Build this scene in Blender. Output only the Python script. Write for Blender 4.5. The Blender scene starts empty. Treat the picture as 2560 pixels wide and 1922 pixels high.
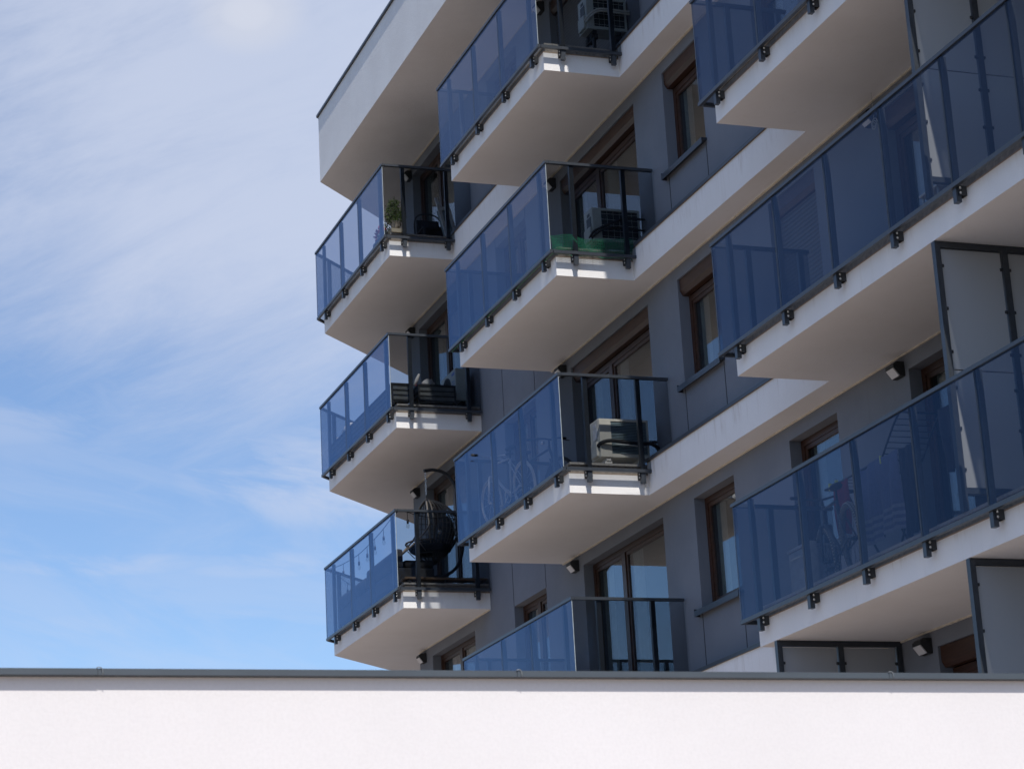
import bpy, bmesh, math, random
from mathutils import Vector, Matrix
random.seed(7)
S = bpy.context.scene
COL = S.collection
PI = math.pi
# ------------------------------------------------------------------ camera
CAM = Vector((42.92754, -10.245263, -15.564353))
RIGHT = Vector((0.32772325, 0.94334006, -0.05202892))
DOWN = Vector((-0.28509769, 0.04624162, -0.95738238))
FWD = Vector((-0.90073125, 0.32858979, 0.28409853))
cd = bpy.data.cameras.new('camera')
cam = bpy.data.objects.new('camera', cd)
COL.objects.link(cam)
UP = -DOWN
cam.matrix_world = Matrix(((RIGHT.x, UP.x, -FWD.x, CAM.x), (RIGHT.y, UP.y, -FWD.y, CAM.y),
                           (RIGHT.z, UP.z, -FWD.z, CAM.z), (0, 0, 0, 1)))
cd.sensor_width = 36.0
cd.lens = 36.0 * 5725.7244 / 2560.0
cd.clip_start = 0.1
cd.clip_end = 20000
cd.dof.use_dof = True
cd.dof.focus_distance = 29.0
cd.dof.aperture_fstop = 7.1
S.camera = cam
# ------------------------------------------------------------------ sky, sun, exposure
SUN = Vector((0.82, -0.118, 1.0)).normalized()
ELEV = math.asin(SUN.z)
w = bpy.data.worlds.new('World')
S.world = w
w.use_nodes = True
nt = w.node_tree
N, L = nt.nodes, nt.links
N.clear()
def nd(tree, t, **kw):
    n = tree.nodes.new(t)
    for k, v in kw.items():
        setattr(n, k, v)
    return n
def mth(tree, op, a, b=None, c=None, clamp=False):
    n = tree.nodes.new('ShaderNodeMath'); n.operation = op; n.use_clamp = clamp
    for i, v in enumerate((a, b, c)):
        if v is None: continue
        if isinstance(v, (int, float)): n.inputs[i].default_value = v
        else: tree.links.new(v, n.inputs[i])
    return n.outputs[0]
def sstep(tree, v, lo, hi, o0=0.0, o1=1.0):
    n = tree.nodes.new('ShaderNodeMapRange'); n.interpolation_type = 'SMOOTHSTEP'
    tree.links.new(v, n.inputs['Value'])
    n.inputs['From Min'].default_value = lo; n.inputs['From Max'].default_value = hi
    n.inputs['To Min'].default_value = o0; n.inputs['To Max'].default_value = o1
    return n.outputs[0]
SKY_STRENGTH = 0.15
out = nd(nt, 'ShaderNodeOutputWorld')
bg = nd(nt, 'ShaderNodeBackground')
bg.inputs['Strength'].default_value = SKY_STRENGTH
sky = nd(nt, 'ShaderNodeTexSky', sky_type='NISHITA', sun_disc=False)
sky.sun_elevation = ELEV
sky.sun_rotation = math.atan2(SUN.x, SUN.y)
sky.altitude = 100.0
sky.air_density = 1.0
sky.dust_density = 0.6
sky.ozone_density = 2.0
tc = nd(nt, 'ShaderNodeTexCoord')
sp = nd(nt, 'ShaderNodeSeparateXYZ')
L.new(tc.outputs['Generated'], sp.inputs[0])
el = mth(nt, 'ARCSINE', sp.outputs[2])
az = mth(nt, 'ARCTAN2', sp.outputs[1], mth(nt, 'MULTIPLY', sp.outputs[0], -1.0))   # 0 along -x, grows towards +y
def cloudnoise(rot, sx, sy, scale, detail, rough, dist, off):
    cx = nd(nt, 'ShaderNodeCombineXYZ'); L.new(az, cx.inputs[0]); L.new(el, cx.inputs[1])
    r = nd(nt, 'ShaderNodeVectorRotate', rotation_type='Z_AXIS'); L.new(cx.outputs[0], r.inputs['Vector'])
    r.inputs['Angle'].default_value = math.radians(rot)
    m = nd(nt, 'ShaderNodeMapping'); L.new(r.outputs[0], m.inputs['Vector'])
    m.inputs['Scale'].default_value = (sx, sy, 1); m.inputs['Location'].default_value = off
    n = nd(nt, 'ShaderNodeTexNoise'); L.new(m.outputs[0], n.inputs['Vector'])
    n.inputs['Scale'].default_value = scale; n.inputs['Detail'].default_value = detail
    n.inputs['Roughness'].default_value = rough; n.inputs['Distortion'].default_value = dist
    return n.outputs['Fac']
n1 = cloudnoise(-20, 1.0, 3.8, 7.5, 10, 0.68, 0.3, (0.3, 0.7, 0))
n2 = cloudnoise(14, 1.0, 4.0, 9.0, 8, 0.62, 0.5, (2.3, 1.1, 0))
n3 = cloudnoise(-8, 1.0, 1.6, 3.0, 4, 0.5, 0.2, (5.1, 2.2, 0))
veil = mth(nt, 'ADD', sstep(nt, el, 0.235, 0.375), mth(nt, 'MULTIPLY', mth(nt, 'SUBTRACT', n1, 0.5), 1.35))
veil = mth(nt, 'ADD', veil, mth(nt, 'MULTIPLY', mth(nt, 'SUBTRACT', n3, 0.5), 0.8))
veil = mth(nt, 'ADD', veil, sstep(nt, az, 0.10, 0.22, -0.20, 0.14))
veil = sstep(nt, veil, -0.05, 1.25, 0.0, 0.86)
# one soft puff high up
def puff(a0, e0, ra, re):
    da = mth(nt, 'DIVIDE', mth(nt, 'SUBTRACT', az, a0), ra)
    de = mth(nt, 'DIVIDE', mth(nt, 'SUBTRACT', el, e0), re)
    d = mth(nt, 'ADD', mth(nt, 'MULTIPLY', da, da), mth(nt, 'MULTIPLY', de, de))
    d = mth(nt, 'ADD', d, mth(nt, 'MULTIPLY', mth(nt, 'SUBTRACT', n3, 0.5), 1.2))
    return sstep(nt, d, 1.45, -0.05)
pf = mth(nt, 'MULTIPLY', puff(0.2335, 0.452, 0.026, 0.017), 0.92)
wn = sstep(nt, n2, 0.36, 0.64)
wisp = mth(nt, 'MULTIPLY', wn, 0.22)
for a0, e0, ra, re, k in ((0.262, 0.252, 0.075, 0.026, 0.68), (0.165, 0.216, 0.055, 0.006, 0.5), (0.235, 0.214, 0.045, 0.007, 0.42), (0.12, 0.276, 0.08, 0.012, 0.35), (0.20, 0.19, 0.12, 0.008, 0.3)):
    wisp = mth(nt, 'MAXIMUM', wisp, mth(nt, 'MULTIPLY', mth(nt, 'MULTIPLY', puff(a0, e0, ra, re), wn), k))
azfade = sstep(nt, az, -0.55, 0.0, 0.35, 1.0)
mask = mth(nt, 'ADD', mth(nt, 'MULTIPLY', mth(nt, 'MAXIMUM', mth(nt, 'MAXIMUM', veil, wisp), pf), 0.94), 0.02)
mask = mth(nt, 'MULTIPLY', mask, azfade, clamp=True)
blue = nd(nt, 'ShaderNodeMix', data_type='RGBA', blend_type='MULTIPLY'); blue.inputs[0].default_value = 1.0
L.new(sky.outputs[0], blue.inputs[6]); blue.inputs[7].default_value = (1, 1, 1, 1)
tint = nd(nt, 'ShaderNodeMix', data_type='RGBA')
tint.inputs[6].default_value = (0.72, 0.86, 1.06, 1); tint.inputs[7].default_value = (0.78, 0.86, 0.98, 1)
L.new(sstep(nt, az, -0.5, 0.05), tint.inputs[0]); L.new(tint.outputs[2], blue.inputs[7])
mx = nd(nt, 'ShaderNodeMix', data_type='RGBA')
L.new(mask, mx.inputs[0]); L.new(blue.outputs[2], mx.inputs[6]); ccol = nd(nt, 'ShaderNodeMix', data_type='RGBA')
L.new(pf, ccol.inputs[0]); ccol.inputs[6].default_value = (4.15, 4.55, 5.6, 1); ccol.inputs[7].default_value = (4.75, 4.95, 5.6, 1)
L.new(ccol.outputs[2], mx.inputs[7])
L.new(mx.outputs[2], bg.inputs['Color'])
L.new(bg.outputs[0], out.inputs['Surface'])
sd = bpy.data.lights.new('sun', 'SUN')
sd.energy = 4.6
sd.angle = math.radians(0.53)
sd.color = (1.0, 0.95, 0.88)
sun = bpy.data.objects.new('sun', sd)
COL.objects.link(sun)
sun.rotation_euler = SUN.to_track_quat('Z', 'Y').to_euler()
S.view_settings.view_transform = 'Standard'
S.view_settings.look = 'None'
S.view_settings.exposure = 0.0
S.view_settings.gamma = 1.0
S.render.engine = 'CYCLES'
S.cycles.use_denoising = True
S.cycles.transparent_max_bounces = 40
S.cycles.max_bounces = 10
S.cycles.diffuse_bounces = 5
S.cycles.glossy_bounces = 5
S.cycles.caustics_reflective = False
S.cycles.caustics_refractive = False
S.cycles.sample_clamp_indirect = 6.0
# ------------------------------------------------------------------ materials
MATS = {}
def newmat(name):
    m = bpy.data.materials.new(name); m.use_nodes = True
    MATS[name] = m
    return m, m.node_tree, m.node_tree.nodes['Principled BSDF']
def objco(t):
    return nd(t, 'ShaderNodeTexCoord').outputs['Object']
def noise(t, vec, scale, detail=4, rough=0.55, dist=0.0):
    n = nd(t, 'ShaderNodeTexNoise'); t.links.new(vec, n.inputs['Vector'])
    n.inputs['Scale'].default_value = scale; n.inputs['Detail'].default_value = detail
    n.inputs['Roughness'].default_value = rough; n.inputs['Distortion'].default_value = dist
    return n.outputs['Fac']
def mixc(t, fac, a, b):
    m = nd(t, 'ShaderNodeMix', data_type='RGBA')
    t.links.new(fac, m.inputs[0])
    for i, v in ((6, a), (7, b)):
        if isinstance(v, tuple): m.inputs[i].default_value = (*v, 1)
        else: t.links.new(v, m.inputs[i])
    return m.outputs[2]
def bump(t, b, h, strength, dist):
    n = nd(t, 'ShaderNodeBump'); t.links.new(h, n.inputs['Height'])
    n.inputs['Strength'].default_value = strength; n.inputs['Distance'].default_value = dist
    t.links.new(n.outputs[0], b.inputs['Normal'])
def plaster(name, c0, c1, grain, strength, dirt=0.25, streak=True):
    m, t, b = newmat(name)
    co = objco(t)
    base = mixc(t, sstep(t, noise(t, co, 0.9, 5, 0.6), 0.3, 0.7), c0, c1)
    if streak:   # rain streaks: noise stretched along the vertical
        mp = nd(t, 'ShaderNodeMapping'); t.links.new(co, mp.inputs['Vector']); mp.inputs['Scale'].default_value = (6, 6, 0.35)
        st = sstep(t, noise(t, mp.outputs[0], 1.6, 5, 0.65), 0.56, 0.86, 0.0, dirt)
        base = mixc(t, st, base, tuple(v * k for v, k in zip(c0, (0.72, 0.68, 0.6))))
    if name == 'white_plaster':
        sz = nd(t, 'ShaderNodeSeparateXYZ'); t.links.new(co, sz.inputs[0])
        hh = mth(t, 'MULTIPLY', mth(t, 'FRACT', mth(t, 'ADD', mth(t, 'DIVIDE', mth(t, 'ADD', sz.outputs[2], -17.3), 2.9), 20.0)), 2.9)
        mp2 = nd(t, 'ShaderNodeMapping'); t.links.new(co, mp2.inputs['Vector']); mp2.inputs['Scale'].default_value = (9, 9, 0.8)
        rn = sstep(t, noise(t, mp2.outputs[0], 1.3, 4, 0.7), 0.50, 0.74)
        up = mth(t, 'MULTIPLY', sstep(t, hh, 0.10, 0.30), rn)
        base = mixc(t, mth(t, 'MULTIPLY', up, 0.42), base, (0.40, 0.335, 0.27))
    fine = noise(t, co, grain, 3, 0.6)
    base = mixc(t, sstep(t, fine, 0.35, 0.7, 0.0, 0.16), base, tuple(v * 0.8 for v in c0))
    t.links.new(base, b.inputs['Base Color'])
    b.inputs['Roughness'].default_value = 0.92
    b.inputs['Specular IOR Level'].default_value = 0.15
    h = mth(t, 'ADD', fine, mth(t, 'MULTIPLY', noise(t, co, grain * 0.35, 3, 0.5), 0.7))
    bump(t, b, h, strength, 0.004)
    return m
plaster('white_plaster', (0.74, 0.725, 0.71), (0.78, 0.77, 0.76), 90, 0.5)
plaster('parapet_plaster', (0.70, 0.69, 0.68), (0.76, 0.755, 0.745), 48, 1.0)
plaster('wing_plaster', (0.635, 0.610, 0.608), (0.658, 0.633, 0.631), 60, 0.22, 0.05)
plaster('grey_plaster', (0.165, 0.180, 0.210), (0.195, 0.210, 0.240), 80, 0.45, 0.2)
def simple(name, col, rough=0.5, metal=0.0, var=0.12, scale=14, bmp=0.0, spec=0.5):
    m, t, b = newmat(name)
    co = objco(t)
    f = noise(t, co, scale, 4, 0.6)
    t.links.new(mixc(t, sstep(t, f, 0.3, 0.7), tuple(c * (1 - var) for c in col), tuple(min(1, c * (1 + var)) for c in col)), b.inputs['Base Color'])
    b.inputs['Roughness'].default_value = rough; b.inputs['Metallic'].default_value = metal
    b.inputs['Specular IOR Level'].default_value = spec
    if bmp: bump(t, b, f, bmp, 0.004)
    return m
simple('anthracite', (0.030, 0.036, 0.045), 0.36)
simple('tyre_dusty', (0.10, 0.095, 0.085), 0.85, 0, 0.3, 50)
simple('tyre_knob', (0.42, 0.40, 0.35), 0.85)
simple('anthracite_dull', (0.016, 0.018, 0.022), 0.6)
simple('coping_metal', (0.048, 0.060, 0.073), 0.5, 0.0, 0.06, 3)
simple('tab_metal', (0.15, 0.165, 0.175), 0.5)
simple('steel', (0.55, 0.54, 0.52), 0.3, 1.0)
simple('screed', (0.20, 0.175, 0.15), 0.85, 0, 0.25, 20, 0.3)
simple('tile_edge', (0.38, 0.36, 0.33), 0.8, 0, 0.15, 30)
simple('joint_cream', (0.62, 0.56, 0.46), 0.9)
simple('dark_joint', (0.02, 0.022, 0.027), 0.9)
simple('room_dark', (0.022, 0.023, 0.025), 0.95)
simple('room_pale', (0.10, 0.095, 0.085), 0.95)
simple('curtain_cloth', (0.60, 0.60, 0.58), 0.95, 0, 0.1, 8)
simple('lamp_lens', (0.62, 0.61, 0.62), 0.35, 0, 0.03)
simple('lamp_case', (0.018, 0.019, 0.021), 0.55)
simple('beige_metal', (0.60, 0.58, 0.51), 0.5, 0, 0.05, 6)
simple('grey_metal', (0.42, 0.46, 0.44), 0.5, 0, 0.06, 6)
simple('fin_dark', (0.020, 0.028, 0.034), 0.4)
simple('fin_light', (0.22, 0.30, 0.33), 0.4)
simple('black_rubber', (0.014, 0.014, 0.015), 0.7)
simple('white_rubber', (0.66, 0.64, 0.60), 0.7)
simple('pale_hose', (0.50, 0.52, 0.50), 0.7)
simple('label_blue', (0.10, 0.16, 0.45), 0.5)
simple('label_white', (0.62, 0.63, 0.66), 0.5)
simple('terracotta_beige', (0.50, 0.43, 0.35), 0.7, 0, 0.08, 10)
simple('pale_wood', (0.56, 0.49, 0.36), 0.7, 0, 0.15, 8)
simple('leaf_green', (0.17, 0.25, 0.05), 0.5, 0, 0.4, 30)
simple('leaf_dark', (0.05, 0.095, 0.025), 0.5, 0, 0.4, 30)
simple('stem_brown', (0.08, 0.06, 0.035), 0.8)
simple('petal_red', (0.62, 0.03, 0.06), 0.6, 0, 0.3, 40)
simple('petal_white', (0.72, 0.66, 0.68), 0.6)
simple('wicker_dark', (0.09, 0.075, 0.06), 0.55, 0, 0.2, 60)
simple('wicker_rim', (0.20, 0.17, 0.14), 0.55)
simple('cushion_dark', (0.016, 0.017, 0.02), 0.95, 0, 0.2, 20, 0.3)
simple('board_grey', (0.20, 0.24, 0.25), 0.6, 0, 0.1, 8)
simple('bag_white', (0.60, 0.58, 0.55), 0.6, 0, 0.1, 12)
simple('planter_grey', (0.12, 0.13, 0.13), 0.7, 0, 0.15, 12)
simple('net_green', (0.02, 0.26, 0.13), 0.6, 0, 0.25, 9)
simple('sofa_dark', (0.03, 0.032, 0.038), 0.9, 0, 0.2, 14, 0.2)
simple('bench_wood', (0.16, 0.105, 0.065), 0.7, 0, 0.2, 10)
simple('tyre_pale', (0.42, 0.40, 0.36), 0.8, 0, 0.1, 60)
simple('bike_white', (0.42, 0.43, 0.44), 0.35)
simple('bike_dark', (0.02, 0.022, 0.025), 0.4)
simple('bike_green', (0.05, 0.22, 0.10), 0.4)
simple('bike_red', (0.45, 0.05, 0.03), 0.4)
simple('towel_blue', (0.10, 0.115, 0.19), 0.95, 0, 0.1, 30, 0.3)
simple('towel_stripe', (0.17, 0.18, 0.24), 0.95)
simple('shirt_red', (0.16, 0.018, 0.03), 0.95, 0, 0.2, 10)
simple('trousers_dark', (0.022, 0.024, 0.035), 0.95, 0, 0.2, 10)
simple('peg_yellow', (0.50, 0.52, 0.12), 0.6)
simple('box_grey', (0.26, 0.27, 0.29), 0.6)
simple('cloth_pale', (0.30, 0.295, 0.28), 0.9)
simple('bulb_cap', (0.015, 0.016, 0.018), 0.5)
simple('paving', (0.43, 0.36, 0.315), 0.95, 0, 0.12, 0.8)
simple('meadow', (0.135, 0.120, 0.105), 0.95, 0, 0.3, 0.4)
def wood(name, c0, c1):
    m, t, b = newmat(name)
    co = objco(t)
    mp = nd(t, 'ShaderNodeMapping'); t.links.new(co, mp.inputs['Vector']); mp.inputs['Scale'].default_value = (1.5, 18, 18)
    f = noise(t, mp.outputs[0], 2.2, 5, 0.6, 0.6)
    t.links.new(mixc(t, sstep(t, f, 0.3, 0.7), c0, c1), b.inputs['Base Color'])
    b.inputs['Roughness'].default_value = 0.42
    bump(t, b, f, 0.15, 0.002)
wood('brown_wood', (0.030, 0.011, 0.0055), (0.056, 0.022, 0.010))
def shutter(name, c):
    m, t, b = newmat(name)
    b.inputs['Base Color'].default_value = (*c, 1); b.inputs['Roughness'].default_value = 0.5
    sx = nd(t, 'ShaderNodeSeparateXYZ'); t.links.new(objco(t), sx.inputs[0])
    ph = mth(t, 'FRACT', mth(t, 'MULTIPLY', sx.outputs[2], 1 / 0.052))
    hgt = mth(t, 'POWER', mth(t, 'ABSOLUTE', mth(t, 'SUBTRACT', ph, 0.5)), 3.0)
    g = sstep(t, mth(t, 'ABSOLUTE', mth(t, 'SUBTRACT', ph, 0.5)), 0.36, 0.5)
    t.links.new(mixc(t, g, c, tuple(v * 0.25 for v in c)), b.inputs['Base Color'])
    bump(t, b, mth(t, 'MULTIPLY', hgt, -8.0), 0.8, 0.01)
shutter('shutter_slats', (0.075, 0.070, 0.070))
def glass(name, trans, refl, f0, boost, power=5.0):
    m = bpy.data.materials.new(name); m.use_nodes = True; MATS[name] = m
    t = m.node_tree; t.nodes.clear()
    o = nd(t, 'ShaderNodeOutputMaterial')
    lw = nd(t, 'ShaderNodeLayerWeight'); lw.inputs['Blend'].default_value = 0.5
    fr = mth(t, 'MULTIPLY_ADD', mth(t, 'POWER', lw.outputs['Facing'], power), boost, f0, clamp=True)
    tr = nd(t, 'ShaderNodeBsdfTransparent'); tr.inputs[0].default_value = (*trans, 1)
    gl = nd(t, 'ShaderNodeBsdfGlossy'); gl.inputs['Color'].default_value = (*refl, 1); gl.inputs['Roughness'].default_value = 0.0
    # slight waviness of a tempered pane
    nz = noise(t, objco(t), 1.3, 2, 0.5)
    bn = nd(t, 'ShaderNodeBump'); t.links.new(nz, bn.inputs['Height']); bn.inputs['Strength'].default_value = 0.05; bn.inputs['Distance'].default_value = 0.02
    t.links.new(bn.outputs[0], gl.inputs['Normal'])
    mxs = nd(t, 'ShaderNodeMixShader')
    t.links.new(fr, mxs.inputs[0]); t.links.new(tr.outputs[0], mxs.inputs[1]); t.links.new(gl.outputs[0], mxs.inputs[2])
    t.links.new(mxs.outputs[0], o.inputs['Surface'])
glass('rail_glass', (0.715, 0.725, 0.735), (0.54, 0.70, 0.98), 0.012, 0.88)
simple('glass_edge', (0.40, 0.44, 0.45), 0.3)
simple('glass_seam', (0.07, 0.085, 0.10), 0.4)
simple('drip_shade_brown', (0.30, 0.23, 0.17), 0.9)  # slab drip edge; on the floor bands, the flashing's shade painted as colour
glass('window_glass', (0.62, 0.66, 0.66), (0.92, 0.95, 0.97), 0.09, 0.9, 4.0)
glass('bulb_glass', (0.92, 0.92, 0.90), (1, 1, 1), 0.08, 0.9)
def screenmat(name):
    m, t, b = newmat(name)
    b.inputs['Base Color'].default_value = (0.37, 0.38, 0.395, 1); b.inputs['Roughness'].default_value = 0.28
    tl = nd(t, 'ShaderNodeBsdfTranslucent'); tl.inputs[0].default_value = (0.30, 0.32, 0.34, 1)
    mxs = nd(t, 'ShaderNodeMixShader'); mxs.inputs[0].default_value = 0.12
    o = [n for n in t.nodes if n.type == 'OUTPUT_MATERIAL'][0]
    t.links.new(b.outputs[0], mxs.inputs[1]); t.links.new(tl.outputs[0], mxs.inputs[2]); t.links.new(mxs.outputs[0], o.inputs['Surface'])
screenmat('milky_panel')
# ------------------------------------------------------------------ mesh builder
class MB:
    def __init__(s): s.v = []; s.f = []; s.m = []; s.smooth = []; s.cur = 0
    def mat(s, i): s.cur = i; return s
    def face(s, idx, sm=False): s.f.append(idx); s.m.append(s.cur); s.smooth.append(sm)
    def quad(s, a, b, c, d):
        n = len(s.v); s.v += [Vector(a), Vector(b), Vector(c), Vector(d)]; s.face((n, n + 1, n + 2, n + 3))
    def box(s, x0, x1, y0, y1, z0, z1, bev=0.0, M=None):
        if bev > 0:
            bm = bmesh.new(); bmesh.ops.create_cube(bm, size=1)
            for v in bm.verts: v.co = Vector(((x0 + x1) / 2 + v.co.x * (x1 - x0), (y0 + y1) / 2 + v.co.y * (y1 - y0), (z0 + z1) / 2 + v.co.z * (z1 - z0)))
            bmesh.ops.bevel(bm, geom=bm.edges[:], offset=bev, segments=2, affect='EDGES', profile=0.6)
            s.add_bm(bm, M); bm.free(); return s
        n = len(s.v)
        P = [(x0, y0, z0), (x1, y0, z0), (x1, y1, z0), (x0, y1, z0), (x0, y0, z1), (x1, y0, z1), (x1, y1, z1), (x0, y1, z1)]
        s.v += [(M @ Vector(p)) if M else Vector(p) for p in P]
        for q in ((0, 3, 2, 1), (4, 5, 6, 7), (0, 1, 5, 4), (1, 2, 6, 5), (2, 3, 7, 6), (3, 0, 4, 7)): s.face(tuple(n + i for i in q))
        return s
    def add_bm(s, bm, M=None, sm=False):
        n = len(s.v); bm.verts.index_update()
        s.v += [(M @ v.co) if M else v.co.copy() for v in bm.verts]
        for f in bm.faces: s.face(tuple(n + v.index for v in f.verts), sm)
    def prism(s, poly, z0, z1):      # poly counter-clockwise seen from above
        n = len(s.v); k = len(poly)
        s.v += [Vector((x, y, z0)) for x, y in poly] + [Vector((x, y, z1)) for x, y in poly]
        s.face(tuple(n + i for i in reversed(range(k)))); s.face(tuple(n + k + i for i in range(k)))
        for i in range(k):
            j = (i + 1) % k; s.face((n + i, n + j, n + k + j, n + k + i))
        return s
    def tube(s, pts, r, seg=8, closed=False, radii=None):
        pts = [Vector(p) for p in pts]; k = len(pts); n0 = len(s.v)
        prev = None
        for i, p in enumerate(pts):
            if closed: d = pts[(i + 1) % k] - pts[i - 1]
            else: d = pts[min(i + 1, k - 1)] - pts[max(i - 1, 0)]
            d.normalize()
            if prev is None:
                a = d.cross(Vector((0, 0, 1)))
                if a.length < 1e-3: a = d.cross(Vector((0, 1, 0)))
            else: a = prev - d * prev.dot(d)
            a.normalize(); prev = a; b = d.cross(a)
            rr = radii[i] if radii else r
            for q in range(seg):
                t = 2 * PI * q / seg; s.v.append(p + a * (math.cos(t) * rr) + b * (math.sin(t) * rr))
        for i in range(k if closed else k - 1):
            j = (i + 1) % k
            for q in range(seg):
                s.face((n0 + i * seg + q, n0 + i * seg + (q + 1) % seg, n0 + j * seg + (q + 1) % seg, n0 + j * seg + q), True)
        if not closed:
            s.face(tuple(n0 + q for q in reversed(range(seg)))); s.face(tuple(n0 + (k - 1) * seg + q for q in range(seg)))
        return s
    def ball(s, c, rx, ry=None, rz=None, u=12, v=8, M=None):
        ry = ry or rx; rz = rz or rx
        bm = bmesh.new(); bmesh.ops.create_uvsphere(bm, u_segments=u, v_segments=v, radius=1)
        for q in bm.verts: q.co = Vector((q.co.x * rx, q.co.y * ry, q.co.z * rz)) + Vector(c)
        s.add_bm(bm, M, True); bm.free(); return s
    def lathe(s, c, prof, seg=20):
        n0 = len(s.v); c = Vector(c)
        for r, z in prof:
            for q in range(seg):
                t = 2 * PI * q / seg; s.v.append(c + Vector((r * math.cos(t), r * math.sin(t), z)))
        for i in range(len(prof) - 1):
            for q in range(seg):
                s.face((n0 + i * seg + q, n0 + i * seg + (q + 1) % seg, n0 + (i + 1) * seg + (q + 1) % seg, n0 + (i + 1) * seg + q), True)
        s.face(tuple(n0 + q for q in reversed(range(seg)))); s.face(tuple(n0 + (len(prof) - 1) * seg + q for q in range(seg)))
        return s
    def build(s, name, mats, parent=None, origin=None):
        if isinstance(mats, str): mats = [mats]
        o0 = Vector(origin) if origin is not None else (Vector(parent['_o']) if parent is not None else Vector((0, 0, 0)))
        me = bpy.data.meshes.new(name)
        me.from_pydata([tuple(v - o0) for v in s.v], [], s.f)
        for mname in mats: me.materials.append(MATS[mname])
        me.polygons.foreach_set('material_index', s.m)
        me.polygons.foreach_set('use_smooth', s.smooth)
        me.update()
        ob = bpy.data.objects.new(name, me); COL.objects.link(ob)
        ob['_o'] = tuple(o0)
        if parent is not None:
            ob.parent = parent; ob.location = o0 - Vector(parent['_o'])
        else: ob.location = o0
        return ob
def thing(name, label, cat, loc, group=None):
    o = bpy.data.objects.new(name, None); COL.objects.link(o)
    o.location = loc; o.empty_display_size = 0.1
    o['_o'] = tuple(loc)
    return tag(o, label, cat, group)
def tag(o, label, cat, group=None):
    o['label'] = label; o['category'] = cat
    if group: o['group'] = group
    return o
# ------------------------------------------------------------------ layout numbers (metres)
H = 2.9
def zl(k): return -H * k            # underside of the slab of storey k, counted down from the roof
W = 1.4265                          # wall plane y
BD = 1.083                          # edge of the floor band
T = 0.27                            # slab thickness
FL = 0.41                           # finished floor above the slab's underside
ZR = 1.54                           # top of handrail above the slab's underside
A0, A1x, B0, B1x, C0, C1x = 5.245, 9.40, 12.695, 16.76, 21.84, 30.5
GY = 0.117
GROUND = -17.3
Q = math.sqrt(0.5)
# ------------------------------------------------------------------ ground
g = MB(); g.quad((-3000, -3000, GROUND), (3000, -3000, GROUND), (3000, 3000, GROUND), (-3000, 3000, GROUND))
go = g.build('ground', 'meadow'); go['kind'] = 'structure'
g = MB(); g.box(-14, 48, -15, W - 0.01, GROUND - 0.05, GROUND + 0.02)
go = g.build('pavement', 'paving'); go['kind'] = 'structure'
# ------------------------------------------------------------------ building
bld = thing('apartment_building', 'grey and white apartment building with stacked balconies and flat overhanging roof', 'building', (17, 6, GROUND))
doorsA = (6.30, 8.58); doorsB = (13.46, 16.355); doorsC = (22.93, 25.3)
def dz(k): return (zl(k + 1) + FL + 0.02, zl(k) - 0.18)
def wz(k): return (zl(k) - 1.6, zl(k) - 0.18)
OPEN = []
for k in range(0, 5):
    for nm, (a, b) in (('A', doorsA), ('B', doorsB), ('C', doorsC)):
        if not (nm != 'C' and k > 3): OPEN.append(('door', nm, k, a, b, *dz(k)))
    for nm, (a, b) in (('P', (10.495, 11.93)), ('Q', (17.36, 18.56)), ('R', (20.10, 21.30))):
        OPEN.append(('window', nm, k, a, b, *wz(k)))
wall = MB()
XS = sorted({5.57, C1x, *[o[3] for o in OPEN], *[o[4] for o in OPEN]})
ZS = sorted({GROUND, 0.0, *[o[5] for o in OPEN], *[o[6] for o in OPEN]})
def inside(x, z): return any(o[3] < x < o[4] and o[5] < z < o[6] for o in OPEN)
for i in range(len(XS) - 1):
    zrun = None
    for j in range(len(ZS) - 1):
        hole = inside((XS[i] + XS[i + 1]) / 2, (ZS[j] + ZS[j + 1]) / 2)
        if hole:
            if zrun is not None: wall.quad((XS[i], W, zrun), (XS[i + 1], W, zrun), (XS[i + 1], W, ZS[j]), (XS[i], W, ZS[j])); zrun = None
        elif zrun is None: zrun = ZS[j]
    if zrun is not None: wall.quad((XS[i], W, zrun), (XS[i + 1], W, zrun), (XS[i + 1], W, 0), (XS[i], W, 0))
DEP = 0.9; RV = 0.17
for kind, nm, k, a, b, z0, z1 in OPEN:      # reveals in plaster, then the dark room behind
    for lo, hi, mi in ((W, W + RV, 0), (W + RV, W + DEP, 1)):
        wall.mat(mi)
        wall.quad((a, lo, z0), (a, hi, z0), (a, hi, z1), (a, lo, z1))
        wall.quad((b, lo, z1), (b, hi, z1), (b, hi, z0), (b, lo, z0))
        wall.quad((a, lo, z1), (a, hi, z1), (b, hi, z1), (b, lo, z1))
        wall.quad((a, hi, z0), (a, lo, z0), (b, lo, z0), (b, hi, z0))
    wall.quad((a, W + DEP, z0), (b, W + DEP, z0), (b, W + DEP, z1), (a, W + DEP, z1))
wall.mat(0)
dx, dy = -Q * 9, Q * 9                      # the face that turns away by 45 degrees
wall.quad((5.57 + dx, W + dy, GROUND), (5.57, W, GROUND), (5.57, W, 0), (5.57 + dx, W + dy, 0))
wall.quad((C1x, W, GROUND), (C1x, 14, GROUND), (C1x, 14, 0), (C1x, W, 0))
wall.quad((C1x, 14, GROUND), (5.57 + dx, 14, GROUND), (5.57 + dx, 14, 0), (C1x, 14, 0))
wall.quad((5.57 + dx, 14, GROUND), (5.57 + dx, W + dy, GROUND), (5.57 + dx, W + dy, 0), (5.57 + dx, 14, 0))
wall.mat(2)                                 # open joints between facade panels
def vj(x, z0, z1): wall.box(x - 0.007, x + 0.007, W - 0.003, W + 0.002, z0, z1)
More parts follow.
